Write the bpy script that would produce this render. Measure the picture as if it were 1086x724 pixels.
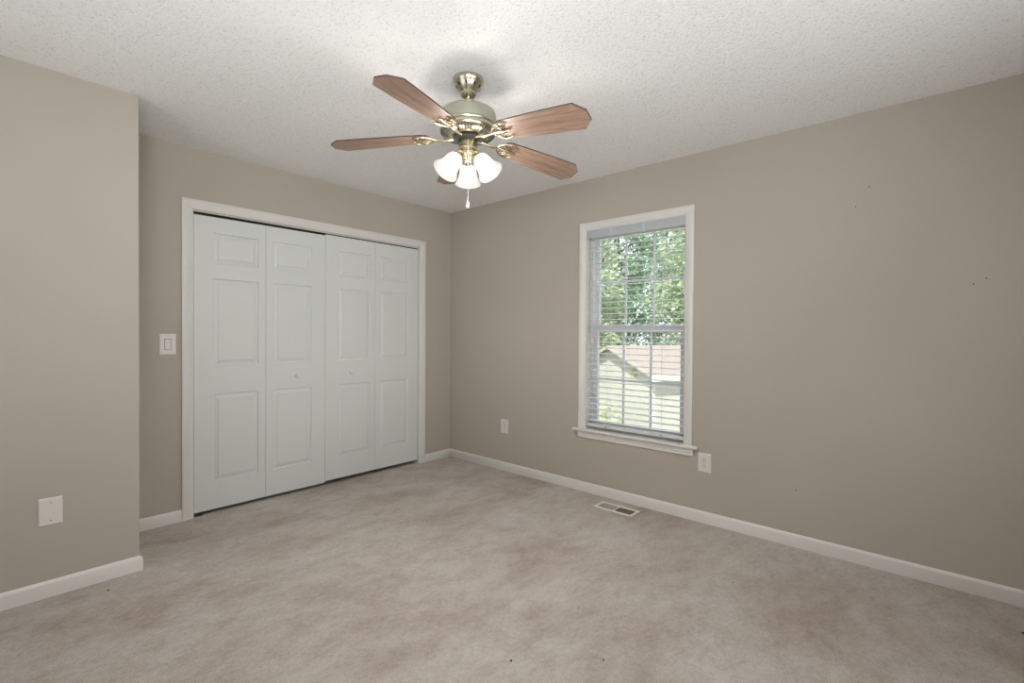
import bpy, bmesh, math, random
from mathutils import Vector, Matrix, noise
PI = math.pi
sc = bpy.context.scene
C = sc.collection
for o in list(bpy.data.objects):
    bpy.data.objects.remove(o)

# ------------------------------------------------------------------ camera
X, Y, H = 3.206, 3.688, 2.44            # window wall, closet wall, ceiling height
BX, BY = 0.576, 3.0875                  # free corner of the wall that stands forward at the left
CAM_H = 1.2355
yaw, pit, rol = 0.8430, 0.01126, 0.00644
fw = Vector((math.sin(yaw)*math.cos(pit), math.cos(yaw)*math.cos(pit), -math.sin(pit)))
rt0 = Vector((math.cos(yaw), -math.sin(yaw), 0)); up0 = rt0.cross(fw)
rt = math.cos(rol)*rt0 + math.sin(rol)*up0
up = -math.sin(rol)*rt0 + math.cos(rol)*up0
cd = bpy.data.cameras.new('camera'); cam = bpy.data.objects.new('camera', cd); C.objects.link(cam)
cam.matrix_world = Matrix(((rt.x, up.x, -fw.x, 0), (rt.y, up.y, -fw.y, 0), (rt.z, up.z, -fw.z, CAM_H), (0, 0, 0, 1)))
cd.sensor_width = 36; cd.lens = 511.35/1086*36; cd.shift_y = -2.52/1086
cd.clip_start = 0.02; cd.clip_end = 300
sc.camera = cam

# ------------------------------------------------------------------ world, sun, fill lights, exposure
sc.view_settings.view_transform = 'Standard'; sc.view_settings.look = 'None'
sc.view_settings.exposure = 0.06; sc.view_settings.gamma = 1.0; sc.view_settings.use_curve_mapping = False
w = bpy.data.worlds.new('sky'); sc.world = w; w.use_nodes = True
nt = w.node_tree; nt.nodes.clear()
wo = nt.nodes.new('ShaderNodeOutputWorld'); bg = nt.nodes.new('ShaderNodeBackground')
nt.links.new(bg.outputs[0], wo.inputs[0])
bg.inputs[0].default_value = (0.90, 0.95, 1.0, 1); bg.inputs[1].default_value = 1.8
sd = bpy.data.lights.new('sun', 'SUN'); sd.energy = 8.0; sd.angle = 0.02; sd.color = (1, .95, .86)
sun = bpy.data.objects.new('sun', sd); C.objects.link(sun)
sun.rotation_euler = Vector((0.62, 0.22, -0.75)).to_track_quat('-Z', 'Y').to_euler()

def area(name, loc, direction, sx, sy, power, col):
    l = bpy.data.lights.new(name, 'AREA'); l.shape = 'RECTANGLE'; l.size = sx; l.size_y = sy
    l.energy = power; l.color = col
    o = bpy.data.objects.new(name, l); C.objects.link(o); o.location = loc
    o.rotation_euler = Vector(direction).to_track_quat('-Z', 'Y').to_euler()
    return o
# added fill lights, set in two invented openings behind the camera
area('added_fill_rear', (1.35, -0.80, 1.35), (0, 1, .5), 1.5, 1.25, 12, (.93, .97, 1.0))
area('added_fill_side', (-0.80, 1.95, 1.35), (1, 0, .8), 1.5, 1.25, 1.5, (.95, .97, 1.0))
# added fill lights beside the camera, standing in for a bounced flash
area('added_fill_bounce', (-0.25, -0.15, 1.45), (.35, .35, 1), .5, .5, 4.0, (.97, .985, 1))
fl = area('added_fill_forward', (-0.30, -0.30, 1.50), (.62, .78, .60), .8, .8, 23.0, (.97, .985, 1)); fl.data.spread = math.radians(100)
LAMP_SHADE_E = 0.15
LAMP_BULB_E = 3.0
LAMP_W = 76.0
try:
    sc.cycles.use_denoising = True
    sc.cycles.max_bounces = 10; sc.cycles.diffuse_bounces = 6
    sc.cycles.sample_clamp_indirect = 6.0
    sc.cycles.caustics_reflective = False; sc.cycles.caustics_refractive = False
except Exception:
    pass

# ------------------------------------------------------------------ materials
def lin(r, g, b):
    f = lambda c: (c/255/12.92) if c/255 <= .04045 else ((c/255+.055)/1.055)**2.4
    return (f(r), f(g), f(b), 1)
def mat(name, col, rough=.6, metal=0.0, spec=None):
    m = bpy.data.materials.new(name); m.use_nodes = True
    b = m.node_tree.nodes['Principled BSDF']
    b.inputs['Base Color'].default_value = col
    b.inputs['Roughness'].default_value = rough; b.inputs['Metallic'].default_value = metal
    if spec is not None: b.inputs['Specular IOR Level'].default_value = spec
    return m
def N(m, t, **kw):
    n = m.node_tree.nodes.new(t)
    for k, v in kw.items():
        if k in n.inputs: n.inputs[k].default_value = v
        else: setattr(n, k, v)
    return n
def L(m, a, b): m.node_tree.links.new(a, b)
def coords(m, scale=(1, 1, 1)):
    tc = N(m, 'ShaderNodeTexCoord'); mp = N(m, 'ShaderNodeMapping'); mp.inputs['Scale'].default_value = scale
    L(m, tc.outputs['Object'], mp.inputs[0]); return mp.outputs[0]
def add_bump(m, src, strength, dist, prev=None):
    b = N(m, 'ShaderNodeBump'); b.inputs['Strength'].default_value = strength; b.inputs['Distance'].default_value = dist
    L(m, src, b.inputs['Height'])
    if prev: L(m, prev.outputs[0], b.inputs['Normal'])
    L(m, b.outputs[0], m.node_tree.nodes['Principled BSDF'].inputs['Normal']); return b
def noise_tex(m, vec, scale, detail=2, rough=.5):
    n = N(m, 'ShaderNodeTexNoise'); n.inputs['Scale'].default_value = scale
    n.inputs['Detail'].default_value = detail; n.inputs['Roughness'].default_value = rough
    L(m, vec, n.inputs['Vector']); return n
def ramp(m, fac, stops):
    r = N(m, 'ShaderNodeValToRGB'); e = r.color_ramp.elements
    e[0].position, e[0].color = stops[0]; e[1].position, e[1].color = stops[-1]
    for p, c in stops[1:-1]:
        q = e.new(p); q.color = c
    L(m, fac, r.inputs[0]); return r
def mixc(m, fac, a, b, mode='MIX'):
    x = N(m, 'ShaderNodeMix', data_type='RGBA', blend_type=mode)
    for s, v in ((0, fac), (6, a), (7, b)):
        if hasattr(v, 'is_linked'): L(m, v, x.inputs[s])
        else: x.inputs[s].default_value = v
    return x.outputs[2]

M = {}
# painted drywall
m = M['wall'] = mat('wall_paint', lin(177, 169, 158), .75, spec=.25)
v = coords(m); n = noise_tex(m, v, 260, 3)
n2 = noise_tex(m, v, 1.3, 2)
r = ramp(m, n2.outputs[0], [(.3, lin(175, 167, 156)), (.7, lin(179, 171, 160))])
L(m, r.outputs[0], m.node_tree.nodes['Principled BSDF'].inputs['Base Color'])
add_bump(m, n.outputs[0], .12, .002)
# popcorn ceiling
m = M['ceiling'] = mat('ceiling_texture', lin(243, 243, 241), .9, spec=.1)
v = coords(m); n = noise_tex(m, v, 90, 4, .65); n3 = noise_tex(m, v, 34, 3, .6)
r = ramp(m, n.outputs[0], [(.42, (0, 0, 0, 1)), (.62, (1, 1, 1, 1))])
b1 = add_bump(m, r.outputs[0], .5, .004)
add_bump(m, n3.outputs[0], .2, .004, b1)
r2 = ramp(m, n.outputs[0], [(.33, lin(215, 214, 211)), (.44, lin(243, 243, 241))])
L(m, r2.outputs[0], m.node_tree.nodes['Principled BSDF'].inputs['Base Color'])
# carpet
m = M['carpet'] = mat('carpet', lin(176, 163, 152), .95, spec=.05)
v = coords(m)
fine = noise_tex(m, v, 260, 3, .75); mid = noise_tex(m, v, 45, 5, .75)
mp = N(m, 'ShaderNodeMapping'); mp.inputs['Rotation'].default_value = (0, 0, .72); mp.inputs['Scale'].default_value = (1.0, 1.5, 1)
L(m, v, mp.inputs[0]); big = noise_tex(m, mp.outputs[0], 1.7, 6, .60); big.inputs['Distortion'].default_value = .2
c1 = ramp(m, big.outputs[0], [(.32, lin(176, 162, 152)), (.5, lin(193, 184, 176)), (.68, lin(203, 197, 191))])
c2 = ramp(m, fine.outputs[0], [(.28, (.52, .50, .48, 1)), (.52, (1, 1, 1, 1)), (.8, (1.2, 1.2, 1.2, 1))])
c3 = ramp(m, mid.outputs[0], [(.3, (.82, .81, .80, 1)), (.6, (1.04, 1.04, 1.04, 1))])
pile = noise_tex(m, mp.outputs[0], 7.5, 8, .72); c4 = ramp(m, pile.outputs[0], [(.34, (.86, .83, .81, 1)), (.47, (.97, .96, .95, 1)), (.53, (1.02, 1.02, 1.02, 1)), (.68, (1.10, 1.10, 1.10, 1))])
o0 = mixc(m, 1.0, c1.outputs[0], c4.outputs[0], 'MULTIPLY'); o1 = mixc(m, 1.0, o0, c2.outputs[0], 'MULTIPLY'); o2 = mixc(m, 1.0, o1, c3.outputs[0], 'MULTIPLY')
L(m, o2, m.node_tree.nodes['Principled BSDF'].inputs['Base Color'])
b1 = add_bump(m, fine.outputs[0], .7, .006); add_bump(m, mid.outputs[0], .5, .010, b1)
m.node_tree.nodes['Principled BSDF'].inputs['Sheen Weight'].default_value = .15
# painted wood and plastics
M['trim'] = mat('trim_paint', lin(215, 212, 207), .42)
M['door'] = mat('door_paint', lin(210, 213, 210), .45)
m = M['door']; v = coords(m, (60, 60, 2.2)); n = noise_tex(m, v, 3, 4); add_bump(m, n.outputs[0], .10, .002)
M['vinyl'] = mat('window_vinyl', lin(214, 214, 218), .4)
M['slat'] = mat('blind_slat', lin(222, 222, 224), .4)
M['rail'] = mat('blind_rail', lin(208, 209, 210), .4)
M['valance'] = mat('blind_valance', lin(176, 180, 182), .4)
M['clip'] = mat('blind_clip', lin(188, 198, 206), .25)
M['cord'] = mat('blind_cord', lin(205, 205, 205), .8)
M['wand'] = mat('tilt_wand', lin(150, 152, 155), .25)
M['plate'] = mat('plate_plastic', lin(214, 209, 203), .35)
M['slot'] = mat('dark_slot', lin(35, 32, 30), .7)
M['vent'] = mat('vent_enamel', lin(224, 218, 208), .4)
M['ventdark'] = mat('vent_inside', lin(72, 69, 63), .8)
M['louver'] = mat('vent_louver', lin(164, 162, 153), .5)
M['black'] = mat('black_gap', lin(20, 19, 18), .8)
M['steel'] = mat('steel', lin(150, 150, 150), .3, 1.0)
m = M['brass'] = mat('antique_brass', lin(194, 188, 164), .24, 1.0)
M['brassbright'] = mat('bright_brass', lin(222, 210, 182), .20, 1.0)
M['brushed'] = mat('brushed_brass', lin(180, 180, 164), .36, 1.0)
M['bladeedge'] = mat('blade_edge', lin(62, 44, 36), .6)
m = M['wood'] = mat('blade_oak', lin(176, 134, 110), .45)
v = coords(m, (2.2, 26, 26)); n = noise_tex(m, v, 2.2, 4, .6); n.inputs['Distortion'].default_value = 1.2
wv = N(m, 'ShaderNodeTexWave'); wv.wave_type = 'RINGS'; wv.inputs['Scale'].default_value = .9; wv.inputs['Distortion'].default_value = 5; wv.inputs['Detail'].default_value = 2
v2 = coords(m, (1.1, 9, 9)); L(m, v2, wv.inputs['Vector'])
c1 = ramp(m, n.outputs[0], [(.32, lin(124, 99, 84)), (.5, lin(158, 129, 111)), (.7, lin(176, 148, 129))])
c2 = ramp(m, wv.outputs[0], [(.0, (.80, .76, .74, 1)), (.5, (1, 1, 1, 1))])
L(m, mixc(m, .7, c1.outputs[0], c2.outputs[0], 'MULTIPLY'), m.node_tree.nodes['Principled BSDF'].inputs['Base Color'])
# frosted glass shade; emission put in for the light of its bulb
def emis(name, col, e, base=(.85, .85, .85, 1)):
    m = mat(name, base, .35)
    b = m.node_tree.nodes['Principled BSDF']; b.inputs['Emission Color'].default_value = col; b.inputs['Emission Strength'].default_value = e
    return m
m = M['shade'] = bpy.data.materials.new('frosted_glass'); m.use_nodes = True; m.node_tree.nodes.clear()
out = N(m, 'ShaderNodeOutputMaterial'); tr = N(m, 'ShaderNodeBsdfTranslucent'); df = N(m, 'ShaderNodeBsdfDiffuse'); gl = N(m, 'ShaderNodeBsdfGlossy'); em = N(m, 'ShaderNodeEmission')
tr.inputs[0].default_value = (.9, .9, .88, 1); df.inputs[0].default_value = (.8, .8, .78, 1); gl.inputs['Roughness'].default_value = .2
em.inputs[0].default_value = (1, .955, .88, 1); em.inputs[1].default_value = LAMP_SHADE_E
a1 = N(m, 'ShaderNodeMixShader'); a1.inputs[0].default_value = .5; L(m, tr.outputs[0], a1.inputs[1]); L(m, df.outputs[0], a1.inputs[2])
a2 = N(m, 'ShaderNodeMixShader'); a2.inputs[0].default_value = .06; L(m, a1.outputs[0], a2.inputs[1]); L(m, gl.outputs[0], a2.inputs[2])
tq = N(m, 'ShaderNodeBsdfTransparent'); a4 = N(m, 'ShaderNodeMixShader'); a4.inputs[0].default_value = .34
L(m, a2.outputs[0], a4.inputs[1]); L(m, tq.outputs[0], a4.inputs[2])
a3 = N(m, 'ShaderNodeAddShader'); L(m, a4.outputs[0], a3.inputs[0]); L(m, em.outputs[0], a3.inputs[1]); L(m, a3.outputs[0], out.inputs[0])
M['bulb'] = emis('bulb_glass', (1, .95, .86, 1), LAMP_BULB_E)
# window glass: clear pane
m = M['glass'] = bpy.data.materials.new('window_glass'); m.use_nodes = True; m.node_tree.nodes.clear()
out = N(m, 'ShaderNodeOutputMaterial'); tp = N(m, 'ShaderNodeBsdfTransparent'); gl = N(m, 'ShaderNodeBsdfGlossy'); gl.inputs['Roughness'].default_value = .02
tp.inputs[0].default_value = (.93, .95, .94, 1)
a1 = N(m, 'ShaderNodeMixShader'); a1.inputs[0].default_value = .05; L(m, tp.outputs[0], a1.inputs[1]); L(m, gl.outputs[0], a1.inputs[2]); L(m, a1.outputs[0], out.inputs[0])
# outdoors
def leafmat(name, c1, c2):
    m = mat(name, c1, .6, spec=.2)
    v = coords(m); n = noise_tex(m, v, 2.5, 3)
    r = ramp(m, n.outputs[0], [(.3, c1), (.7, c2)])
    b = m.node_tree.nodes['Principled BSDF']; L(m, r.outputs[0], b.inputs['Base Color'])
    t = N(m, 'ShaderNodeBsdfTranslucent'); L(m, r.outputs[0], t.inputs[0])
    mx = N(m, 'ShaderNodeMixShader'); mx.inputs[0].default_value = .35
    o = [q for q in m.node_tree.nodes if q.type == 'OUTPUT_MATERIAL'][0]
    L(m, b.outputs[0], mx.inputs[1]); L(m, t.outputs[0], mx.inputs[2]); L(m, mx.outputs[0], o.inputs[0])
    return m
M['leaf_dark'] = leafmat('leaf_dark', lin(92, 134, 116), lin(170, 190, 160))
M['leaf_mid'] = leafmat('leaf_mid', lin(150, 178, 150), lin(214, 218, 190))
M['leaf_pale'] = leafmat('leaf_pale', lin(176, 190, 146), lin(212, 216, 184))
M['bark'] = mat('bark', lin(92, 80, 70), .9)
m = M['grass'] = mat('lawn', lin(140, 156, 118), .95, spec=.05)
v = coords(m); n = noise_tex(m, v, 6, 5, .7); r = ramp(m, n.outputs[0], [(.3, lin(120, 130, 104)), (.7, lin(158, 162, 136))])
L(m, r.outputs[0], m.node_tree.nodes['Principled BSDF'].inputs['Base Color'])
m = M['siding'] = mat('siding', lin(192, 190, 184), .7)
tc = N(m, 'ShaderNodeTexCoord'); wv = N(m, 'ShaderNodeTexWave'); wv.bands_direction = 'Z'; wv.wave_profile = 'SAW'; wv.inputs['Scale'].default_value = 2.6
L(m, tc.outputs['Object'], wv.inputs['Vector']); add_bump(m, wv.outputs[0], .6, .02)
m = M['shingle'] = mat('roof_shingle', lin(196, 184, 180), .9)
v = coords(m); n = noise_tex(m, v, 18, 3); r = ramp(m, n.outputs[0], [(.3, lin(136, 124, 120)), (.7, lin(154, 142, 138))])
L(m, r.outputs[0], m.node_tree.nodes['Principled BSDF'].inputs['Base Color'])
M['fascia'] = mat('fascia_white', lin(226, 224, 216), .6)
M['houseglass'] = mat('house_glass', lin(70, 96, 130), .15)
M['rake'] = mat('rake_board_paint', lin(176, 172, 166), .7)
M['housevent'] = mat('gable_vent', lin(176, 168, 140), .7)

# ------------------------------------------------------------------ helpers
def obj(name, bm, m, parent=None, smooth=None, mats=None):
    me = bpy.data.meshes.new(name)
    if name != 'foliage': bmesh.ops.recalc_face_normals(bm, faces=bm.faces)
    bm.to_mesh(me); bm.free()
    for q in (mats or [m]): me.materials.append(q)
    if smooth:
        me.shade_smooth()
        try: me.set_sharp_from_angle(angle=math.radians(smooth))
        except Exception: pass
    o = bpy.data.objects.new(name, me); C.objects.link(o)
    if parent: o.parent = parent
    return o
def empty(name, loc=(0, 0, 0)):
    o = bpy.data.objects.new(name, None); C.objects.link(o); o.location = loc; o.empty_display_size = .05; return o
def tag(o, label, cat, group=None):
    o['label'] = label; o['category'] = cat
    if group: o['group'] = group
    return o
def struct(o): o['kind'] = 'structure'; return o
def box(bm, a, b, bev=0, seg=1):
    x0, y0, z0 = [min(p, q) for p, q in zip(a, b)]; x1, y1, z1 = [max(p, q) for p, q in zip(a, b)]
    vs = [bm.verts.new(p) for p in ((x0,y0,z0),(x1,y0,z0),(x1,y1,z0),(x0,y1,z0),(x0,y0,z1),(x1,y0,z1),(x1,y1,z1),(x0,y1,z1))]
    fs = [bm.faces.new([vs[i] for i in f]) for f in ((3,2,1,0),(4,5,6,7),(0,1,5,4),(1,2,6,5),(2,3,7,6),(3,0,4,7))]
    if bev:
        es = list({e for f in fs for e in f.edges})
        bmesh.ops.bevel(bm, geom=es, offset=bev, segments=seg, affect='EDGES', profile=.5)
def prism(bm, pts, axis, a, b):
    """closed 2D outline pushed along an axis (0,1,2) from a to b"""
    def P(p, t):
        q = list(p); q.insert(axis, t); return q
    A = [bm.verts.new(P(p, a)) for p in pts]; B = [bm.verts.new(P(p, b)) for p in pts]
    n = len(pts); bm.faces.new(A); bm.faces.new(B[::-1])
    for i in range(n): bm.faces.new((A[i], B[i], B[(i+1) % n], A[(i+1) % n]))
def lathe(bm, prof, seg=40, mtx=None, close=False):
    """prof: list of (r, z)"""
    rings = []
    for r, z in prof:
        if r < 1e-5: ring = [bm.verts.new((0, 0, z))]
        else: ring = [bm.verts.new((r*math.cos(2*PI*i/seg), r*math.sin(2*PI*i/seg), z)) for i in range(seg)]
        rings.append(ring)
    prs = list(zip(rings, rings[1:])) + ([(rings[-1], rings[0])] if close else [])
    for A, B in prs:
        for i in range(seg):
            j = (i+1) % seg
            if len(A) == 1 and len(B) == 1: continue
            if len(A) == 1: bm.faces.new((A[0], B[i], B[j]))
            elif len(B) == 1: bm.faces.new((A[j], A[i], B[0]))
            else: bm.faces.new((A[i], B[i], B[j], A[j]))
    if mtx: bmesh.ops.transform(bm, matrix=mtx, verts=[v for R in rings for v in R])
def tube(bm, pts, rad, seg=10, caps=True):
    pts = [Vector(p) for p in pts]; n = len(pts)
    rads = rad if isinstance(rad, (list, tuple)) else [rad]*n
    rings = []; ref = None
    for i, p in enumerate(pts):
        t = (pts[min(i+1, n-1)] - pts[max(i-1, 0)]).normalized()
        if ref is None: ref = Vector((0, 0, 1)) if abs(t.z) < .9 else Vector((1, 0, 0))
        u = t.cross(ref).normalized(); v = u.cross(t).normalized(); ref = v
        rings.append([bm.verts.new(p + rads[i]*(math.cos(2*PI*k/seg)*u + math.sin(2*PI*k/seg)*v)) for k in range(seg)])
    for A, B in zip(rings, rings[1:]):
        for k in range(seg): bm.faces.new((A[k], A[(k+1) % seg], B[(k+1) % seg], B[k]))
    if caps: bm.faces.new(rings[0][::-1]); bm.faces.new(rings[-1])
def new(): return bmesh.new()

# ------------------------------------------------------------------ room shell
WT = 0.15                                # wall thickness
RX, RY = -0.75, -0.75                    # walls behind the camera
# window opening in the right wall
WY0, WY1, WZ0, WZ1 = 1.292, 2.084, 0.490, 2.044
# closet opening
CX0, CX1, CZ1 = 0.972, 2.823, 2.038
def wall_hole(name, axis, face, back, lo, hi, h0, h1, z0, z1, top=H):
    bm = new()
    def bb(a0, a1, b0, b1):
        if a1 - a0 < 1e-4 or b1 - b0 < 1e-4: return
        if axis == 'x': box(bm, (face, a0, b0), (back, a1, b1))
        else: box(bm, (a0, face, b0), (a1, back, b1))
    bb(lo, h0, 0, top); bb(h1, hi, 0, top); bb(h0, h1, z1, top); bb(h0, h1, 0, z0)
    return struct(obj(name, bm, M['wall']))
wall_hole('wall_right', 'x', X, X+WT, RY-WT, Y+1.0, WY0, WY1, WZ0, WZ1)
wall_hole('wall_closet', 'y', Y, Y+.11, BX, X, CX0, CX1, 0, CZ1)
bm = new(); box(bm, (RX, BY, 0), (BX, Y+.11, H)); struct(obj('wall_left_projection', bm, M['wall']))
wall_hole('wall_rear', 'y', RY, RY-WT, RX-WT, X, .6, 2.1, .7, 2.0)
wall_hole('wall_left', 'x', RX, RX-WT, RY, Y+1.0, 1.2, 2.7, .7, 2.0)
bm = new(); box(bm, (RX, Y+.95, 0), (X, Y+1.0, H)); struct(obj('wall_closet_inside', bm, M['wall']))
bm = new(); box(bm, (RX-WT, RY-WT, -.2), (X+WT, Y+1.0, 0)); struct(obj('floor', bm, M['carpet']))
bm = new(); box(bm, (RX-WT-1.7, RY-WT-1.0, H), (X+WT+.4, Y+1.4, H+.2)); struct(obj('ceiling', bm, M['ceiling']))  # slab runs past the walls: unseen overhang added to keep sun out

# baseboards: ogee-topped profile
BH, BT = 0.0755, 0.013
def base_prof(): return [(0, 0), (BT, 0), (BT, BH-.016), (BT-.003, BH-.010), (.006, BH-.003), (.003, BH), (0, BH)]
def baseboard(name, axis, wallpos, sign, a, b, ma=0, mb=0):
    """ma / mb: how far the front edge runs past each end (mitre)"""
    bm = new(); A = []; B = []
    for d, z in base_prof():
        pa, pb = a - ma*d/BT, b + mb*d/BT
        q = wallpos + sign*d
        if axis == 'y': A.append(bm.verts.new((q, pa, z))); B.append(bm.verts.new((q, pb, z)))
        else: A.append(bm.verts.new((pa, q, z))); B.append(bm.verts.new((pb, q, z)))
    n = len(A); bm.faces.new(A); bm.faces.new(B[::-1])
    for i in range(n): bm.faces.new((A[i], B[i], B[(i+1) % n], A[(i+1) % n]))
    return struct(obj(name, bm, M['trim'], smooth=50))
baseboard('baseboard_right', 'y', X, -1, RY, Y, -BT, -BT)
baseboard('baseboard_closet_right', 'x', Y, -1, 2.888, X, 0, -BT)
baseboard('baseboard_closet_left', 'x', Y, -1, BX, .9076, -BT, 0)
baseboard('baseboard_left', 'x', BY, -1, RX, BX, -BT, BT)
baseboard('baseboard_left_return', 'y', BX, 1, BY, Y, BT, -BT)
baseboard('baseboard_rear', 'x', RY, 1, RX, X, -BT, -BT)
baseboard('baseboard_side', 'y', RX, 1, RY, BY, -BT, -BT)

# casing: moulded picture-frame profile, width w, thickness t; d = distance from the inner edge
def cas_prof(w): return [(0, 0), (0, .008), (.004, .010), (w*.30, .011), (w*.42, .0145), (w-.008, .016), (w-.002, .014), (w, .010), (w, 0)]
def casing(bm, axis, wallpos, sign, a0, a1, z0, z1, w, bottom=False):
    """three-sided frame round an opening a0..a1, top z1"""
    prof = cas_prof(w)
    def P(a, d, z): return (wallpos+sign*d, a, z) if axis == 'y' else (a, wallpos+sign*d, z)
    paths = [[(a0, -1, z0, 0), (a0, -1, z1, 1)], [(a0, -1, z1, 1), (a1, 1, z1, 1)], [(a1, 1, z1, 1), (a1, 1, z0, 0)]]
    for (s, e) in paths:
        A = [bm.verts.new(P(s[0]+s[1]*q, d, s[2]+s[3]*q)) for q, d in prof]
        B = [bm.verts.new(P(e[0]+e[1]*q, d, e[2]+e[3]*q)) for q, d in prof]
        n = len(A); bm.faces.new(A); bm.faces.new(B[::-1])
        for i in range(n): bm.faces.new((A[i], B[i], B[(i+1) % n], A[(i+1) % n]))
bm = new(); casing(bm, 'x', Y, -1, CX0+.001, CX1-.001, 0, 2.043, .065)
trim1 = struct(obj('trim_1', bm, M['trim'], smooth=35))
# jamb lining of the closet opening
bm = new()
box(bm, (CX0, Y, 0), (CX0+.006, Y+.11, CZ1)); box(bm, (CX1-.006, Y, 0), (CX1, Y+.11, CZ1)); box(bm, (CX0, Y, CZ1-.006), (CX1, Y+.11, CZ1))
obj('jamb', bm, M['trim'], trim1)
bm = new(); box(bm, (CX0+.006, Y+.016, CZ1-.026), (CX1-.006, Y+.040, CZ1-.006))
obj('door_track', bm, M['black'], trim1)

# ------------------------------------------------------------------ bifold closet doors
DT = 0.028; DY = Y+.010
def leaf_mesh(wd, z0, z1, pa, pb):
    """one moulded three-panel leaf, front face at local y = 0; pa..pb is the panel span"""
    bm = new()
    panels = [(.216, .810), (1.006, 1.597), (1.700, 1.905)]
    xs = [0, pa, pb, wd]; zs = [z0]
    for a, b in panels: zs += [a, b]
    zs.append(z1)
    cache = {}
    def V(x, y, z):
        k = (round(x, 5), round(y, 5), round(z, 5))
        if k not in cache: cache[k] = bm.verts.new((x, y, z))
        return cache[k]
    def quad(a, b, c, d): bm.faces.new((a, b, c, d))
    for i in range(3):
        for j in range(len(zs)-1):
            xa, xb, za, zb = xs[i], xs[i+1], zs[j], zs[j+1]
            if i == 1 and j % 2 == 1:
                loops = []
                for off, dp in ((0, 0), (.003, .0080), (.009, .0095), (.031, .0032), (.0330, .0002), (.036, 0)):
                    dp2 = dp
                    loops.append([V(xa+off, dp2, za+off), V(xb-off, dp2, za+off), V(xb-off, dp2, zb-off), V(xa+off, dp2, zb-off)])
                for A, B in zip(loops, loops[1:]):
                    for k in range(4): quad(A[k], A[(k+1) % 4], B[(k+1) % 4], B[k])
                quad(*loops[-1])
            else:
                quad(V(xa, 0, za), V(xb, 0, za), V(xb, 0, zb), V(xa, 0, zb))
    # edges and back
    for j in range(len(zs)-1):
        quad(V(0, 0, zs[j+1]), V(0, DT, zs[j+1]), V(0, DT, zs[j]), V(0, 0, zs[j]))
        quad(V(wd, 0, zs[j]), V(wd, DT, zs[j]), V(wd, DT, zs[j+1]), V(wd, 0, zs[j+1]))
    for i in range(3):
        quad(V(xs[i], 0, z0), V(xs[i], DT, z0), V(xs[i+1], DT, z0), V(xs[i+1], 0, z0))
        quad(V(xs[i], 0, z1), V(xs[i+1], 0, z1), V(xs[i+1], DT, z1), V(xs[i], DT, z1))
    bm.faces.new([V(0, DT, z) for z in zs] + [V(x, DT, z1) for x in xs[1:]] + [V(wd, DT, z) for z in zs[::-1][1:]] + [V(x, DT, z0) for x in xs[::-1][1:-1]])
    return bm
def knob_mesh():
    bm = new()
    lathe(bm, [(0, 0), (.009, 0), (.007, .004), (.006, .012), (.010, .017), (.0155, .022), (.017, .028), (.0155, .033), (.010, .0365), (0, .038)], 28,
          Matrix.Rotation(PI/2, 4, 'X'))
    return bm
xs_leaf = [0.981, 1.4385, 1.8945, 2.351, 2.812]
for d, (z0, z1, zoff) in enumerate(((.026, 2.013, 0), (.037, 2.0225, 0))):
    root = struct(empty('door_%d' % (d+1), (xs_leaf[2*d], DY, 0)))
    for k in (0, 1):
        i = 2*d+k; x0, x1 = xs_leaf[i]+.0012, xs_leaf[i+1]-.0012; wd = x1-x0
        pa, pb = (.112, wd-.050) if k == 0 else (.050, wd-.112)
        lf = obj('door_leaf', leaf_mesh(wd, z0, z1, pa, pb), M['door'], root)
        lf.location = (x0-xs_leaf[2*d], 0, 0)
        if (d, k) in ((0, 1), (1, 0)):
            kx = {0: 1.661, 1: 2.119}[d]
            kn = obj('knob', knob_mesh(), M['door'], lf, smooth=60); kn.location = (kx-x0, 0, .903)
        # pivot pins that run up into the track
        bm = new(); px_ = .022 if k == 0 else wd-.022
        tube(bm, [(px_, .016, z1-.002), (px_, .016, z1+.012)], .0035, 10)
        obj('pivot_pin', bm, M['trim'], lf, smooth=40)
# floor pivot bracket seen at the low left corner of the first door
bm = new(); box(bm, (CX0+.008, Y+.012, 0), (CX0+.060, Y+.036, .006)); tube(bm, [(1.002, Y+.024, .0), (1.002, Y+.024, .026)], .005, 10)
obj('pivot_bracket', bm, M['steel'], trim1)

# ------------------------------------------------------------------ window
win = struct(empty('window_1', (X, (WY0+WY1)/2, WZ0)))
def wchild(name, bm, m, parent=win, smooth=None):
    o = obj(name, bm, m, parent, smooth)
    o.location = Vector((0, 0, 0)) - (Vector(win.location) if parent is win else Vector((0, 0, 0)))
    return o
bm = new(); casing(bm, 'y', X, -1, WY0, WY1, .497, WZ1, .0575); wchild('casing', bm, M['trim'], smooth=35)
bm = new()      # stool: the inner sill board with rounded nose and horns
box(bm, (X-.034, WY0-.100, .476), (X+.001, WY1+.100, .497), .005, 3); box(bm, (X-.001, WY0+.001, .4765), (X+.085, WY1-.001, .4965))
wchild('stool', bm, M['trim'], smooth=40)
bm = new(); prism(bm, [(X, .424), (X-.010, .424), (X-.012, .430), (X-.012, .446), (X-.016, .452), (X-.016, .470), (X-.014, .476), (X, .476)], 1, WY0-.064, WY1+.058)
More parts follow.
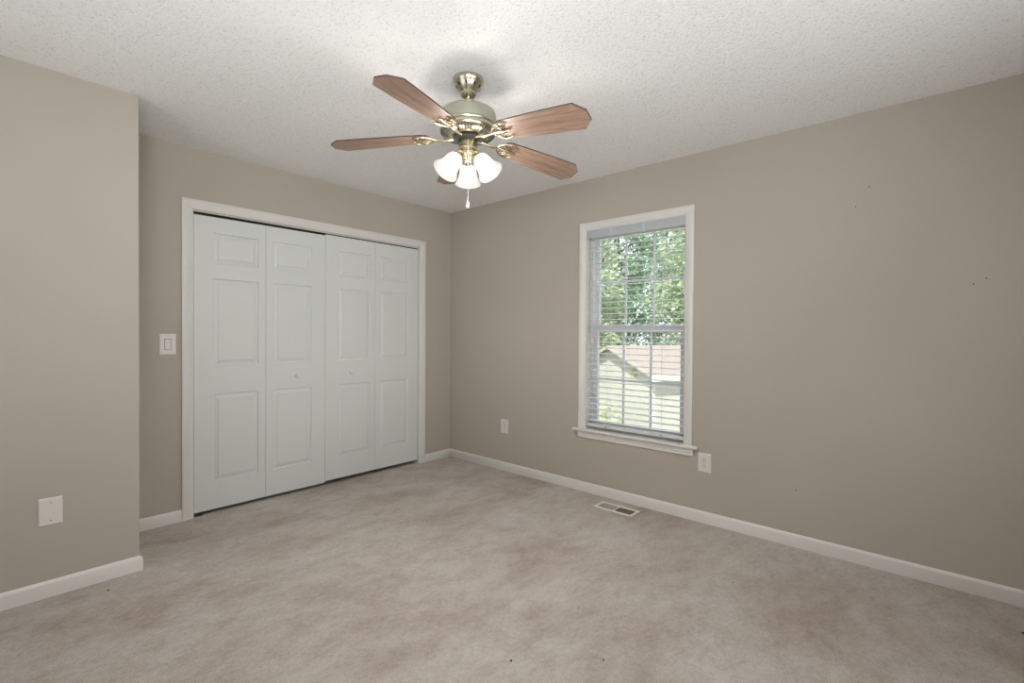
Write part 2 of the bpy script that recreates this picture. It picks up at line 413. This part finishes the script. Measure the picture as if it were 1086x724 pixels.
# prism() inserts the axis coordinate at index 1: outline is (x, z)
wchild('apron', bm, M['trim'])
bm = new()      # jamb lining
box(bm, (X, WY0, WZ0+.006), (X+WT, WY0+.005, WZ1)); box(bm, (X, WY1-.005, WZ0+.006), (X+WT, WY1, WZ1)); box(bm, (X, WY0, WZ1-.005), (X+WT, WY1, WZ1))
wchild('jamb', bm, M['trim'])
bm = new()      # outer vinyl frame
F0, F1 = X+.068, X+.148
box(bm, (F0, WY0+.005, .492), (F1, WY0+.024, WZ1-.005), .002); box(bm, (F0, WY1-.024, .492), (F1, WY1-.005, WZ1-.005), .002)
box(bm, (F0, WY0+.005, WZ1-.026), (F1, WY1-.005, WZ1-.005), .002); box(bm, (F0+.01, WY0+.005, .486), (F1+.02, WY1-.005, .508), .002)
wchild('window_frame', bm, M['vinyl'])
def sash(name, x0, x1, z0, z1, st, rb, rtp, munt_z):
    ya, yb = WY0+.022, WY1-.022
    bm = new()
    box(bm, (x0, ya, z0), (x1, ya+st, z1), .003); box(bm, (x0, yb-st, z0), (x1, yb, z1), .003)
    box(bm, (x0, ya+st-.004, z0), (x1, yb-st+.004, z0+rb), .003); box(bm, (x0, ya+st-.004, z1-rtp), (x1, yb-st+.004, z1), .003)
    s = wchild(name, bm, M['vinyl'])
    ga, gb = ya+st, yb-st; xm = (x0+x1)/2
    bm = new(); box(bm, (xm-.002, ga-.006, z0+rb-.006), (xm+.002, gb+.006, z1-rtp+.006)); obj('pane', bm, M['glass'], s)
    for k in (1, 2):
        yy = ga + (gb-ga)*k/3
        bm = new(); box(bm, (xm-.008, yy-.008, z0+rb-.002), (xm+.004, yy+.008, z1-rtp+.002), .002); obj('muntin', bm, M['vinyl'], s)
    bm = new(); box(bm, (xm-.0075, ga-.002, munt_z-.008), (xm+.0035, gb+.002, munt_z+.008), .002); obj('muntin', bm, M['vinyl'], s)
    return s
sash('upper_sash', X+.110, X+.138, 1.262, WZ1-.020, .034, .040, .036, 1.640)
ls = sash('lower_sash', X+.076, X+.106, .506, 1.298, .042, .050, .048, .885)
bm = new(); box(bm, (X+.070, 1.66, 1.298), (X+.100, 1.72, 1.310), .003); box(bm, (X+.066, 1.675, 1.310), (X+.090, 1.700, 1.318), .003)
obj('sash_lock', bm, M['vinyl'], ls)

# unseen second and third windows behind the camera, added for the fill lights
def added_window(n, axis, face, sign, a0, a1, z0, z1):
    r = struct(empty('window_%d' % n, (0, 0, 0)))
    bm = new(); casing(bm, axis, face, -sign, a0, a1, z0-.01, z1, .0575); obj('casing', bm, M['trim'], r, 35)
    bm = new()
    if axis == 'x':
        box(bm, (a0-.09, face, z0-.02), (a1+.09, face-sign*.035, z0), .004); box(bm, (a0-.06, face, z0-.08), (a1+.06, face-sign*.014, z0-.02))
    else:
        box(bm, (face, a0-.09, z0-.02), (face-sign*.035, a1+.09, z0), .004); box(bm, (face, a0-.06, z0-.08), (face-sign*.014, a1+.06, z0-.02))
    obj('stool', bm, M['trim'], r)
added_window(2, 'x', RY, -1, .6, 2.1, .7, 2.0)
added_window(3, 'y', RX, -1, 1.2, 2.7, .7, 2.0)

# ------------------------------------------------------------------ window blind
BY0, BY1 = WY0+.008, WY1-.008
bl = empty('window_blind', (X+.03, (BY0+BY1)/2, .515))
tag(bl, 'white two-inch horizontal blind with open slats hanging in the window', 'blind')
def bchild(name, bm, m, parent=bl, smooth=None):
    o = obj(name, bm, m, parent, smooth)
    if parent is bl: o.location = -Vector(bl.location)
    return o
bm = new(); box(bm, (X+.006, BY0, 1.985), (X+.058, BY1, 2.036), .002); bchild('headrail', bm, M['rail'])
bm = new(); box(bm, (X+.000, BY0-.003, 1.974), (X+.005, BY1+.003, 2.0385), .0015); bchild('valance', bm, M['valance'])
for yy in (1.865, 1.600):
    bm = new(); box(bm, (X-.004, yy-.013, 1.966), (X-.0005, yy+.013, 2.0395), .001); box(bm, (X-.004, yy-.013, 1.966), (X+.012, yy+.013, 1.9695), .001)
    bchild('valance_clip', bm, M['clip'])
NS, PZ0, PZ1 = 33, .566, 1.958
slat0 = None
for i in range(NS):
    z = PZ0 + (PZ1-PZ0)*i/(NS-1)
    if slat0 is None:
        bm = new(); pts = []
        for t in range(7):
            u = -1+2*t/6; pts.append((.025*u, .0028*(1-u*u)))
        prism(bm, [(p[0], p[1]) for p in pts] + [(p[0], p[1]-.0026) for p in pts[::-1]], 1, BY0+.003, BY1-.003)
        s = slat0 = obj('slat', bm, M['slat'], bl)
    else:
        s = slat0.copy(); C.objects.link(s); s.parent = bl
    s.location = Vector((X+.033, 0, z)) - Vector(bl.location); s.rotation_euler = (0, math.radians(-2.0), 0)
bm = new(); box(bm, (X+.009, BY0+.002, .517), (X+.058, BY1-.002, .541), .004, 2); br = bchild('bottom_rail', bm, M['rail'])
for yy in (1.46, 1.90):
    bm = new(); tube(bm, [(X+.0085, yy, .529), (X+.006, yy, .529)], .006, 14); obj('cord_button', bm, M['wand'], br)
for yy in (1.46, 1.90):
    bm = new()
    for xx in (X+.008, X+.058): tube(bm, [(xx, yy, .535), (xx, yy, 1.99)], .0008, 6)
    tube(bm, [(X+.033, yy+.008, .535), (X+.033, yy+.008, 1.99)], .0010, 6)
    bchild('ladder_cord', bm, M['cord'])
bm = new(); tube(bm, [(X-.004, 2.045, 1.985), (X-.006, 2.045, 1.955), (X-.006, 2.046, 1.25)], [.003, .0035, .0035], 8); wd_ = bchild('tilt_wand', bm, M['wand'], smooth=50)
bm = new()
for dy in (0, .010): tube(bm, [(X-.003, 2.016+dy, 1.985), (X-.003, 2.016+dy, 1.20)], .0011, 6)
lc = bchild('lift_cord', bm, M['cord'])
bm = new(); lathe(bm, [(0, 1.205), (.004, 1.20), (.008, 1.172), (.0075, 1.165), (0, 1.163)], 14, Matrix.Translation((X-.003, 2.021, 0))); obj('cord_tassel', bm, M['slat'], lc, 50)

# ------------------------------------------------------------------ ceiling fan
FX, FY = 1.5739, 1.6891
fan = empty('ceiling_fan', (FX, FY, H))
tag(fan, 'brass ceiling fan with five oak blades and three lit frosted bell shades', 'ceiling fan')
def fchild(name, bm, m, smooth=40, parent=fan, mats=None):
    """geometry given round the fan axis in absolute height"""
    o = obj(name, bm, m, parent, smooth, mats)
    if parent is fan: o.location = (0, 0, -H)
    return o
bm = new(); lathe(bm, [(0, H), (.069, H), (.071, H-.004), (.071, H-.012), (.068, H-.020), (.063, H-.026), (.058, H-.036), (.050, H-.052), (.040, H-.062), (.037, H-.067), (.037, H-.075), (.031, H-.083), (.014, H-.086), (0, H-.086)], 48)
cp = fchild('canopy', bm, M['brass'], 30)
for k in range(9):      # the vent slots cut round the canopy
    a = 2*PI*k/9 + .3; bm = new()
    R0 = Matrix.Rotation(a, 4, 'Z') @ Matrix.Translation((.0560, 0, H-.040)) @ Matrix.Rotation(.46, 4, 'Y') @ Matrix.Scale(1.9, 4, (0, 0, 1))
    lathe(bm, [(0, -.002), (.0045, -.002), (.0045, .002), (0, .002)], 12, R0 @ Matrix.Rotation(PI/2, 4, 'Y'))
    obj('vent_slot', bm, M['slot'], cp)
bm = new(); lathe(bm, [(0, H-.080), (.0105, H-.080), (.0105, 2.318), (.016, 2.312), (.019, 2.300), (.019, 2.284), (0, 2.284)], 24); fchild('downrod', bm, M['brass'], 30)
bm = new()
lathe(bm, [(0, 2.297), (.022, 2.298), (.060, 2.295), (.095, 2.291), (.119, 2.285), (.129, 2.277), (.1325, 2.266), (.1325, 2.222), (.1355, 2.219), (.1375, 2.214), (.1355, 2.209), (.131, 2.206), (0, 2.206)], 72)
mh = fchild('motor_housing', bm, M['brushed'], 30)
bm = new()      # lower bowl
BOWL = [(.1325, 2.207), (.1345, 2.198), (.1335, 2.188), (.127, 2.178), (.116, 2.170), (.102, 2.165), (.088, 2.1625), (.076, 2.162)]
lathe(bm, BOWL + [(0, 2.162)], 72)
bowl = obj('vented_bowl', bm, M['brass'], mh, 30)
bm = new()      # dark slots round the bowl
for k in range(54):
    if k % 18 in (0, 1): continue
    R = Matrix.Rotation(2*PI*k/54, 4, 'Z'); pr = [(.1300, 2.1830), (.122, 2.1742), (.110, 2.1680), (.096, 2.1640)]
    tube(bm, [R @ Vector((r, 0, z)) for r, z in pr], [.0022, .0030, .0030, .0018], 6)
obj('vent_slots', bm, M['slot'], bowl)
bm = new(); lathe(bm, [(0, 2.165), (.072, 2.165), (.072, 2.154), (.066, 2.150), (0, 2.150)], 48); fchild('flywheel', bm, M['black'], 30)
bm = new()
lathe(bm, [(0, 2.156), (.042, 2.156), (.044, 2.153), (.045, 2.116), (.047, 2.112), (.047, 2.106), (.043, 2.102), (.030, 2.099), (0, 2.099)], 48); fchild('switch_housing', bm, M['brass'], 30)
bm = new()
lathe(bm, [(0, 2.101), (.034, 2.101), (.038, 2.095), (.040, 2.084), (.037, 2.074), (.028, 2.064), (.020, 2.056), (.022, 2.050), (.018, 2.042), (.010, 2.036), (.0115, 2.030), (.006, 2.024), (0, 2.022)], 40)
ft = fchild('light_fitter', bm, M['brassbright'], 45)

# blades: measured angles (Blender degrees from +X) and the slight droop of each
TH0 = -2.7811; PITCH = -0.1885; BR, BE, BW, BC = .655, .0262, .0691, .0446
DEV = [math.radians(v) for v in (-1.69, .67, -.60, 1.07, .55)]
DPI = [math.radians(v) for v in (7.2, -12.0, -7.0, 5.3, 7.4)]
DZ = [-.0415, -.0803, -.0660, -.0336, -.0450]
def blade_mesh():
    bm = new()
    out = [(.178, 0), (.182, -.022), (.196, -.042), (.215, -.052), (.30, -.0575), (.45, -.0650), (BR-BC, -BW), (BR, -BE), (BR, BE), (BR-BC, BW), (.45, .0650), (.30, .0575), (.215, .052), (.196, .042), (.182, .022)]
    T = [bm.verts.new((x, y, .003)) for x, y in out]; B = [bm.verts.new((x, y, -.003)) for x, y in out]
    bm.faces.new(T); bm.faces.new(B[::-1]); n = len(out)
    for i in range(n):
        f = bm.faces.new((T[i], B[i], B[(i+1) % n], T[(i+1) % n])); f.material_index = 1
    return bm
def bracket_mesh():
    """cast blade arm: a neck that drops from the flywheel, then an openwork trident under the blade"""
    bm = new(); z = -.0085
    tube(bm, [(.050, 0, -.010), (.080, 0, -.012), (.110, 0, -.016), (.140, 0, -.014), (.160, 0, z)], [.010, .0085, .007, .0065, .0075], 10)
    ring = [(.185+.028*math.cos(t), .026*math.sin(t), z) for t in [2*PI*k/20 for k in range(21)]]
    tube(bm, ring, .0052, 8)
    for s in (-1, 1):
        tube(bm, [(.165, s*.018, z), (.190, s*.038, z), (.222, s*.046, z), (.246, s*.040, z+.001), (.256, s*.032, z+.001)], [.005, .0055, .005, .0045, .006], 8)
        tube(bm, [(.196, s*.044, z), (.206, s*.030, z), (.222, s*.018, z), (.240, s*.014, z)], [.004, .004, .004, .003], 8)
        lathe(bm, [(0, -.004), (.006, -.003), (.0068, 0), (.006, .003), (0, .004)], 12, Matrix.Translation((.232, s*.044, z-.002)))
    tube(bm, [(.165, 0, z), (.205, 0, z-.002), (.255, 0, z)], [.005, .0065, .005], 8)
    lathe(bm, [(0, -.004), (.006, -.003), (.0068, 0), (.006, .003), (0, .004)], 12, Matrix.Translation((.256, 0, z-.002)))
    return bm
b0 = br0 = None
for k in range(5):
    a = TH0 + k*2*PI/5 + DEV[k]
    tilt = math.atan2(DZ[k], .65)
    Mx = Matrix.Translation((0, 0, 2.174-H)) @ Matrix.Rotation(a, 4, 'Z') @ Matrix.Rotation(-tilt, 4, 'Y') @ Matrix.Rotation(PITCH+DPI[k], 4, 'X')
    if b0 is None:
        b = b0 = obj('blade', blade_mesh(), None, fan, mats=[M['wood'], M['bladeedge']])
        q = br0 = obj('blade_arm', bracket_mesh(), M['brassbright'], fan, 45)
    else:
        b = b0.copy(); C.objects.link(b); b.parent = fan
        q = br0.copy(); C.objects.link(q); q.parent = fan
    b.matrix_local = Mx; q.matrix_local = Mx

# three bell shades on short arms
def shade_mesh():
    outer = [(.022, 0), (.028, .004), (.035, .014), (.0395, .028), (.0415, .044), (.0435, .060), (.0475, .075), (.054, .090), (.0605, .100), (.0635, .106)]
    inner = [(r-.0028, z) for r, z in outer[::-1]]
    bm = new(); lathe(bm, outer + inner, 48, Matrix.Scale(-1, 4, (0, 0, 1)), close=True); return bm
def bulb_mesh():
    bm = new(); lathe(bm, [(0, -.018), (.012, -.018), (.013, -.032), (.019, -.046), (.0235, -.060), (.022, -.074), (.014, -.085), (0, -.090)], 24); return bm
def cup_mesh():
    bm = new(); lathe(bm, [(0, .014), (.012, .013), (.018, .006), (.0275, -.002), (.0290, -.010), (.0265, -.012), (0, -.008)], 28); return bm
glow = bpy.data.collections.new('lamp_glass')
s0 = None
for deg in (-73, 47, 167):
    a = math.radians(deg)
    R = Matrix.Rotation(a, 4, 'Z')
    tip = Vector((.056, 0, 2.066)); tl = math.radians(37.5)
    Mx = Matrix.Translation((0, 0, -H)) @ R @ Matrix.Translation(tip) @ Matrix.Rotation(-tl, 4, 'Y')
    bm = new(); tube(bm, [(.026, 0, 2.085), (.040, 0, 2.092), (.052, 0, 2.089), (.054, 0, 2.072)], [.008, .0075, .0075, .009], 10)
    if s0 is None:
        ar = obj('lamp_arm', bm, M['brassbright'], fan, 45); cu = obj('socket_cup', cup_mesh(), M['brassbright'], fan, 45)
        sh = obj('lamp_shade', shade_mesh(), M['shade'], fan, 60); bu = obj('bulb', bulb_mesh(), M['bulb'], fan, 60); s0 = (ar, cu, sh, bu)
    else:
        bm.free(); ar, cu, sh, bu = [q.copy() for q in s0]
        for q in (ar, cu, sh, bu): C.objects.link(q); q.parent = fan
    ar.matrix_local = Matrix.Translation((0, 0, -H)) @ R
    cu.matrix_local = Mx; sh.matrix_local = Mx; bu.matrix_local = Mx
    ld = bpy.data.lights.new('bulb_light', 'POINT'); ld.energy = LAMP_W; ld.shadow_soft_size = .030; ld.color = (1, .965, .915)
    lo = bpy.data.objects.new('bulb_light', ld); C.objects.link(lo); lo.parent = bu; lo.location = (0, 0, -.060)
    glow.objects.link(sh); glow.objects.link(bu); lo.light_linking.receiver_collection = glow
for q in glow.collection_objects: q.light_linking.link_state = 'EXCLUDE'
# pull chain: beads and fob, hanging from the near side of the switch housing
ca = math.radians(-133)
cx_, cy_ = .046*math.cos(ca), .046*math.sin(ca)
bm = new(); tube(bm, [(cx_*.92, cy_*.92, 2.108), (cx_*1.05, cy_*1.05, 2.104), (cx_*1.05, cy_*1.05, 1.855)], .0011, 6)
z = 2.10
while z > 1.858:
    lathe(bm, [(0, -.0017), (.0017, 0), (0, .0017)], 6, Matrix.Translation((cx_*1.05, cy_*1.05, z))); z -= .005
pc = fchild('pull_chain', bm, M['trim'], 60)
bm = new(); lathe(bm, [(0, 1.889), (.003, 1.887), (.0035, 1.880), (.007, 1.870), (.0085, 1.858), (.0075, 1.848), (.004, 1.845), (0, 1.845)], 20, Matrix.Translation((cx_*1.05, cy_*1.05, 0)))
fob_ = obj('chain_fob', bm, M['trim'], pc, 50); fob_.location.z = -.030
bm = new(); lathe(bm, [(0, 1.845), (.004, 1.845), (.004, 1.840), (0, 1.839)], 12, Matrix.Translation((cx_*1.05, cy_*1.05, 0)))
obj('chain_tip', bm, M['slot'], pc).location.z = -.030

# ------------------------------------------------------------------ wall plates
def plate_bm(wd, ht, t=.006):
    """wall plate in local XZ, front towards -Y, with sloped edges"""
    bm = new(); e = .005
    A = [(-wd/2, 0, -ht/2), (wd/2, 0, -ht/2), (wd/2, 0, ht/2), (-wd/2, 0, ht/2)]
    B = [(x, -t*.55, z) for x, y, z in A]; Cc = [((x/abs(x))*(abs(x)-e), -t, (z/abs(z))*(abs(z)-e)) for x, y, z in A]
    loops = [[bm.verts.new(p) for p in l] for l in (A, B, Cc)]
    for P, Q in zip(loops, loops[1:]):
        for i in range(4): bm.faces.new((P[i], P[(i+1) % 4], Q[(i+1) % 4], Q[i]))
    bm.faces.new(loops[-1]); bm.faces.new(loops[0][::-1]); return bm
def disc(bm, x, z, r, y0, y1, sx=1, sz=1, seg=20):
    pts = [(x+r*sx*math.cos(2*PI*k/seg), z+r*sz*math.sin(2*PI*k/seg)) for k in range(seg)]
    prism(bm, pts, 1, y0, y1)
def outlet(name, loc, rz, label, wd, ht):
    r = empty(name, loc); r.rotation_euler = (0, 0, rz); tag(r, label, 'outlet')
    obj('cover_plate', plate_bm(wd, ht), M['plate'], r)
    for s in (-1, 1):
        bm = new(); pts = []
        for k in range(24):
            t = 2*PI*k/24; pts.append((.0172*math.cos(t), max(-.0125, min(.0125, .0172*math.sin(t))) + s*.0195))
        prism(bm, pts, 1, -.0055, -.0072)
        rc = obj('receptacle', bm, M['plate'], r)
        bm = new(); z = s*.0195
        box(bm, (-.0078, -.0070, z), (-.0052, -.0076, z+.009)); box(bm, (.0052, -.0070, z+.001), (.0078, -.0076, z+.008)); disc(bm, 0, z-.0055, .0028, -.0070, -.0076)
        obj('slots', bm, M['slot'], rc)
    bm = new(); disc(bm, 0, 0, .003, -.0055, -.0068); obj('screw', bm, M['steel'], r)
    return r
outlet('wall_outlet', (X, 1.154, .394), -PI/2, 'white duplex outlet on the wall just below the end of the window sill', .086, .126)
outlet('wall_outlet', (X, 2.938, .399), -PI/2, 'small white duplex outlet between the closet corner and the window', .090, .126)
sw = empty('light_switch', (.835, Y, 1.154)); tag(sw, 'white rocker light switch beside the closet door casing', 'light switch')
obj('cover_plate', plate_bm(.090, .132), M['plate'], sw)
bm = new(); box(bm, (-.0185, -.0063, -.0345), (.0185, -.0052, .0345)); obj('rocker_gap', bm, M['slot'], sw)
bm = new(); prism(bm, [(-.005, -.0325), (-.0105, -.0325), (-.0068, 0), (-.0085, .0325), (-.005, .0325)], 0, -.0165, .0165)
obj('rocker', bm, M['plate'], sw)
bp = empty('blank_wall_plate', (.2435, BY, .396)); tag(bp, 'blank white cover plate low on the projecting wall above the baseboard', 'wall plate')
obj('cover_plate', plate_bm(.083, .127), M['plate'], bp)
for s in (-1, 1):
    bm = new(); disc(bm, 0, s*.0415, .0032, -.0055, -.0068); obj('screw', bm, M['steel'], bp)

# ------------------------------------------------------------------ floor vent
VX, VY = 3.030, 1.702; VL, VW = .300, .132
fv = empty('floor_vent', (VX, VY, 0)); tag(fv, 'cream metal floor register set in the carpet under the window', 'floor vent')
bm = new(); e = .020; hgt = .006
for (a, b) in (((-VW/2, -VL/2), (-VW/2+e, VL/2)), ((VW/2-e, -VL/2), (VW/2, VL/2)), ((-VW/2+e, -VL/2), (VW/2-e, -VL/2+e)), ((-VW/2+e, VL/2-e), (VW/2-e, VL/2))):
    box(bm, (a[0], a[1], 0), (b[0], b[1], hgt), .0015)
obj('frame', bm, M['vent'], fv)
bm = new(); box(bm, (-VW/2+e, -VL/2+e, .0002), (VW/2-e, VL/2-e, .0010)); obj('duct_opening', bm, M['ventdark'], fv)
bm = new(); box(bm, (-VW/2+e, -.004, .001), (VW/2-e, .004, .0055)); obj('divider', bm, M['vent'], fv)
lv0 = None
for half in (-1, 1):
    for k in range(9):
        yy = half*(.008+.013*(k+.5))
        bm = new(); prism(bm, [(-.0050, .0012), (.0030*half, .0052), (.0044*half+.0002, .0052), (-.0036, .0012)] if half > 0 else [(-.0012, .0012), (.0008, .0012), (.0002, .0050), (-.0006, .0050)], 0, -VW/2+e, VW/2-e)
        l = obj('louver', bm, M['louver'], fv); l.location = (0, yy, 0)

# ------------------------------------------------------------------ nails in the wall and specks on the carpet
def nail(y, z, label):
    bm = new(); R = Matrix.Translation((X, y, z)) @ Matrix.Rotation(-PI/2, 4, 'Y')
    lathe(bm, [(0, -.004), (.0012, -.004), (.0012, .004), (.0032, .005), (.0030, .0060), (0, .0065)], 12, R)
    tag(obj('wall_nail', bm, M['slot'], smooth=40), label, 'nail')
nail(.299, 2.034, 'small dark nail high on the wall to the right of the window')
nail(.358, 1.938, 'faint nail just below and left of the highest one on the window wall')
nail(-.111, 1.488, 'lower nail of the close pair near the right edge of the wall')
nail(-.156, 1.512, 'upper nail of the close pair near the right edge of the wall')
nail(.625, .335, 'small nail low on the window wall above the baseboard')
rnd = random.Random(4)
for i, (x, y, s) in enumerate(((.431, 2.949, .006), (1.351, 1.198, .006), (1.590, .942, .005), (2.522, .763, .005), (1.815, 1.208, .004), (2.911, -.271, .008), (2.93, 1.62, .004))):
    bm = new(); bmesh.ops.create_icosphere(bm, subdivisions=2, radius=s)
    for v in bm.verts:
        v.co *= 1 + .35*noise.noise(v.co*400 + Vector((i, 0, 0))); v.co.z *= .45; v.co.y *= .6
    bmesh.ops.rotate(bm, verts=bm.verts, matrix=Matrix.Rotation(rnd.random()*3, 3, 'Z'))
    o = obj('carpet_speck', bm, M['slot'], smooth=60); o.location = (x, y, s*.35)
    tag(o, ['dark speck on the carpet in front of the projecting wall', 'dark speck on the carpet at the bottom middle of the photo', 'speck on the carpet just beside the darkest one towards the window', 'lone speck on the carpet near the window wall baseboard',
            'faint speck on the open carpet between the fan and the camera', 'black speck on the carpet at the right edge of the photo', 'tiny speck on the carpet beside the floor register'][i], 'speck', 'specks on the carpet')

# ------------------------------------------------------------------ outdoors
GZ = -2.80
bm = new(); box(bm, (X+WT+.3, -60, GZ-.3), (90, 90, GZ)); struct(obj('ground', bm, M['grass']))
# neighbouring house, one storey, gable end half turned to the window
hs = empty('neighbour_house', (15.06, 7.15, GZ)); hs.rotation_euler = (0, 0, math.atan2(-.406, .913))
tag(hs, 'pale siding house with a low gable and light grey shingle roof beyond the window', 'house')
# local frame: +x along the ridge (away to the right), +y along the gable wall (to the left), origin at the near corner
EH, RH, GW, HL = 2.775, 3.56, 4.38, 7.0
bm = new(); prism(bm, [(0, 0), (GW, 0), (GW, EH), (GW/2, RH-.06), (0, EH)], 0, 0, .15)
box(bm, (.15, 0, 0), (HL, .15, EH)); box(bm, (.15, GW-.15, 0), (HL, GW, EH)); box(bm, (HL-.15, .15, 0), (HL, GW-.15, EH))
obj('siding_wall', bm, M['siding'], hs)
ov = .30; sl = (RH-EH)/(GW/2); ez = EH-ov*sl
bm = new()
hipx = 3.6
def roofpoly(pts, th=.10):
    a = [bm.verts.new(p) for p in pts]; b = [bm.verts.new((p[0], p[1], p[2]-th)) for p in pts]
    bm.faces.new(a); bm.faces.new(b[::-1])
    for i in range(len(a)): bm.faces.new((a[i], b[i], b[(i+1) % len(a)], a[(i+1) % len(a)]))
roofpoly([(-.25, -ov, ez+.06), (HL+.3, -ov, ez+.06), (hipx, GW/2, RH+.06), (-.25, GW/2, RH+.06)])
roofpoly([(-.25, GW+ov, ez+.06), (-.25, GW/2, RH+.06), (hipx, GW/2, RH+.06), (HL+.3, GW+ov, ez+.06)])
roofpoly([(HL+.3, -ov, ez+.06), (HL+.3, GW+ov, ez+.06), (hipx, GW/2, RH+.06)])
obj('roof', bm, M['shingle'], hs)
bm = new(); box(bm, (-.27, -ov-.03, ez-.16), (HL+.3, -ov, ez+.05)); obj('gutter', bm, M['fascia'], hs)
for s in (0, 1):
    bm = new()
    y0, y1 = (-ov, GW/2) if s == 0 else (GW+ov, GW/2)
    prism(bm, [(y0, ez-.06), (y1, RH-.06), (y1, RH+.05), (y0, ez+.05)], 0, -.28, -.25); obj('rake_board', bm, M['rake'], hs)
bm = new(); lathe(bm, [(0, 0), (.17, 0), (.17, .03), (.14, .04), (.13, .02), (0, .02)], 28, Matrix.Translation((0, .95, EH-.10)) @ Matrix.Rotation(-PI/2, 4, 'Y')); obj('gable_vent', bm, M['housevent'], hs)
bm = new(); box(bm, (-.02, -.02, 0), (.10, .0, EH)); box(bm, (-.02, -.02, 0), (0, .10, EH)); obj('corner_board', bm, M['fascia'], hs)
bm = new(); box(bm, (-.02, GW-.10, 0), (0, GW+.02, EH)); obj('corner_board', bm, M['fascia'], hs)
for (xa, xb) in ((1.3, 2.2), (3.6, 4.6)):
    bm = new()
    box(bm, (xa-.08, -.03, 1.45), (xb+.08, 0, 1.53)); box(bm, (xa-.08, -.03, 2.42), (xb+.08, 0, 2.50)); box(bm, (xa-.08, -.03, 1.53), (xa, 0, 2.42)); box(bm, (xb, -.03, 1.53), (xb+.08, 0, 2.42)); box(bm, ((xa+xb)/2-.02, -.03, 1.53), ((xa+xb)/2+.02, 0, 2.42))
    wf = obj('house_window', bm, M['fascia'], hs)
    bm = new(); box(bm, (xa, -.012, 1.53), (xb, -.004, 2.42)); obj('pane', bm, M['houseglass'], wf)

def leaf_cloud(bm, rnd, blobs, n, size):
    """leaf sprays scattered through the outer part of several crown lobes"""
    tot = sum(b[3]**2 for b in blobs)
    for (cx, cy, cz, r) in blobs:
        for _ in range(int(n*r*r/tot)):
            d = Vector((rnd.gauss(0, 1), rnd.gauss(0, 1), rnd.gauss(0, 1))).normalized()
            p = Vector((cx, cy, cz)) + d*r*(rnd.random()**.45)*(1+.25*noise.noise(d*2.3+Vector((cx, cy, cz))))
            s = size*(.5+rnd.random())
            nrm = (d*.6 + Vector((rnd.gauss(0, 1), rnd.gauss(0, 1), rnd.gauss(0, 1)+.4))*.7).normalized()
            u = nrm.cross(Vector((rnd.random(), rnd.random(), rnd.random()))).normalized(); v = nrm.cross(u)
            q = [p-u*s*.9, p-v*s*.42-u*s*.1, p+u*s, p+v*s*.42+u*s*.1]
            bm.faces.new([bm.verts.new(t) for t in q])
def tree(loc, h, crown_r, n, size, leaf, label, seed, low=.25):
    rnd = random.Random(seed)
    t = empty('leafy_tree', loc); tag(t, label, 'tree', 'trees beyond the window')
    bm = new(); tube(bm, [(0, 0, 0), (.1, .05, h*.25), (-.05, .1, h*.5), (.1, 0, h*.8)], [.26, .2, .14, .05], 10)
    for k in range(6):
        a = k*1.1+rnd.random(); z = h*(.3+.08*k)
        tube(bm, [(0, 0, z), (math.cos(a)*crown_r*.35, math.sin(a)*crown_r*.35, z+.6), (math.cos(a)*crown_r*.75, math.sin(a)*crown_r*.75, z+1.3)], [.09, .06, .02], 6)
    obj('trunk', bm, M['bark'], t, 50)
    blobs = []
    for k in range(16):
        f = low + (1-low)*(k+.5)/16; a = k*2.4+rnd.random()
        rr = crown_r*math.sin(PI*min(.98, max(.16, (f-low)/(1-low)*.8+.16)))
        blobs.append((math.cos(a)*rr*.6, math.sin(a)*rr*.6, h*f, crown_r*(.34+.16*rnd.random())))
    blobs.append((0, 0, h*(low+.35), crown_r*.6))
    bm = new(); leaf_cloud(bm, rnd, blobs, n, size); 
    obj('foliage', bm, leaf, t)
    return t
tree((27.0, 15.2, GZ), 13.0, 3.0, 11000, .15, M['leaf_dark'], 'dark green tree behind the middle of the neighbouring roof', 11)
tree((21.5, 13.9, GZ), 11.0, 2.2, 8000, .13, M['leaf_mid'], 'lighter tree standing at the left behind the neighbouring roof', 12)
tree((26.0, 9.6, GZ), 11.0, 2.6, 9000, .14, M['leaf_mid'], 'green tree at the right behind the neighbouring roof', 13)
tree((14.2, 11.2, GZ), 6.6, 1.3, 4500, .10, M['leaf_pale'], 'pale yellow-green tree close to the left end of the house', 14, .2)
tree((33.5, 24.0, GZ), 14.5, 4.0, 10000, .20, M['leaf_dark'], 'tall dark tree farthest away on the left', 15, .12)
tree((38.0, 15.5, GZ), 14.5, 4.2, 10000, .20, M['leaf_dark'], 'tall dark tree farthest away on the right', 16, .12)
def shrub(loc, r, n, size, leaf, label, seed):
    rnd = random.Random(seed); t = empty('shrub', loc); tag(t, label, 'shrub', 'shrubs beside the neighbouring house')
    bm = new(); leaf_cloud(bm, rnd, [(0, 0, r*.8, r), (r*.6, .2, r*.6, r*.7), (-r*.5, -.3, r*.6, r*.7)], n, size); obj('foliage', bm, leaf, t)
    bm = new()
    for k in range(5): tube(bm, [(0, 0, 0), (math.cos(k*1.3)*r*.4, math.sin(k*1.3)*r*.4, r)], [.03, .01], 5)
    obj('stem', bm, M['bark'], t)
shrub((13.6, 8.6, GZ), 1.05, 1800, .10, M['leaf_pale'], 'pale shrub against the siding of the gable end', 21)
shrub((13.1, 5.6, GZ), .75, 1300, .09, M['leaf_mid'], 'low green shrub in front of the long side of the house', 22)
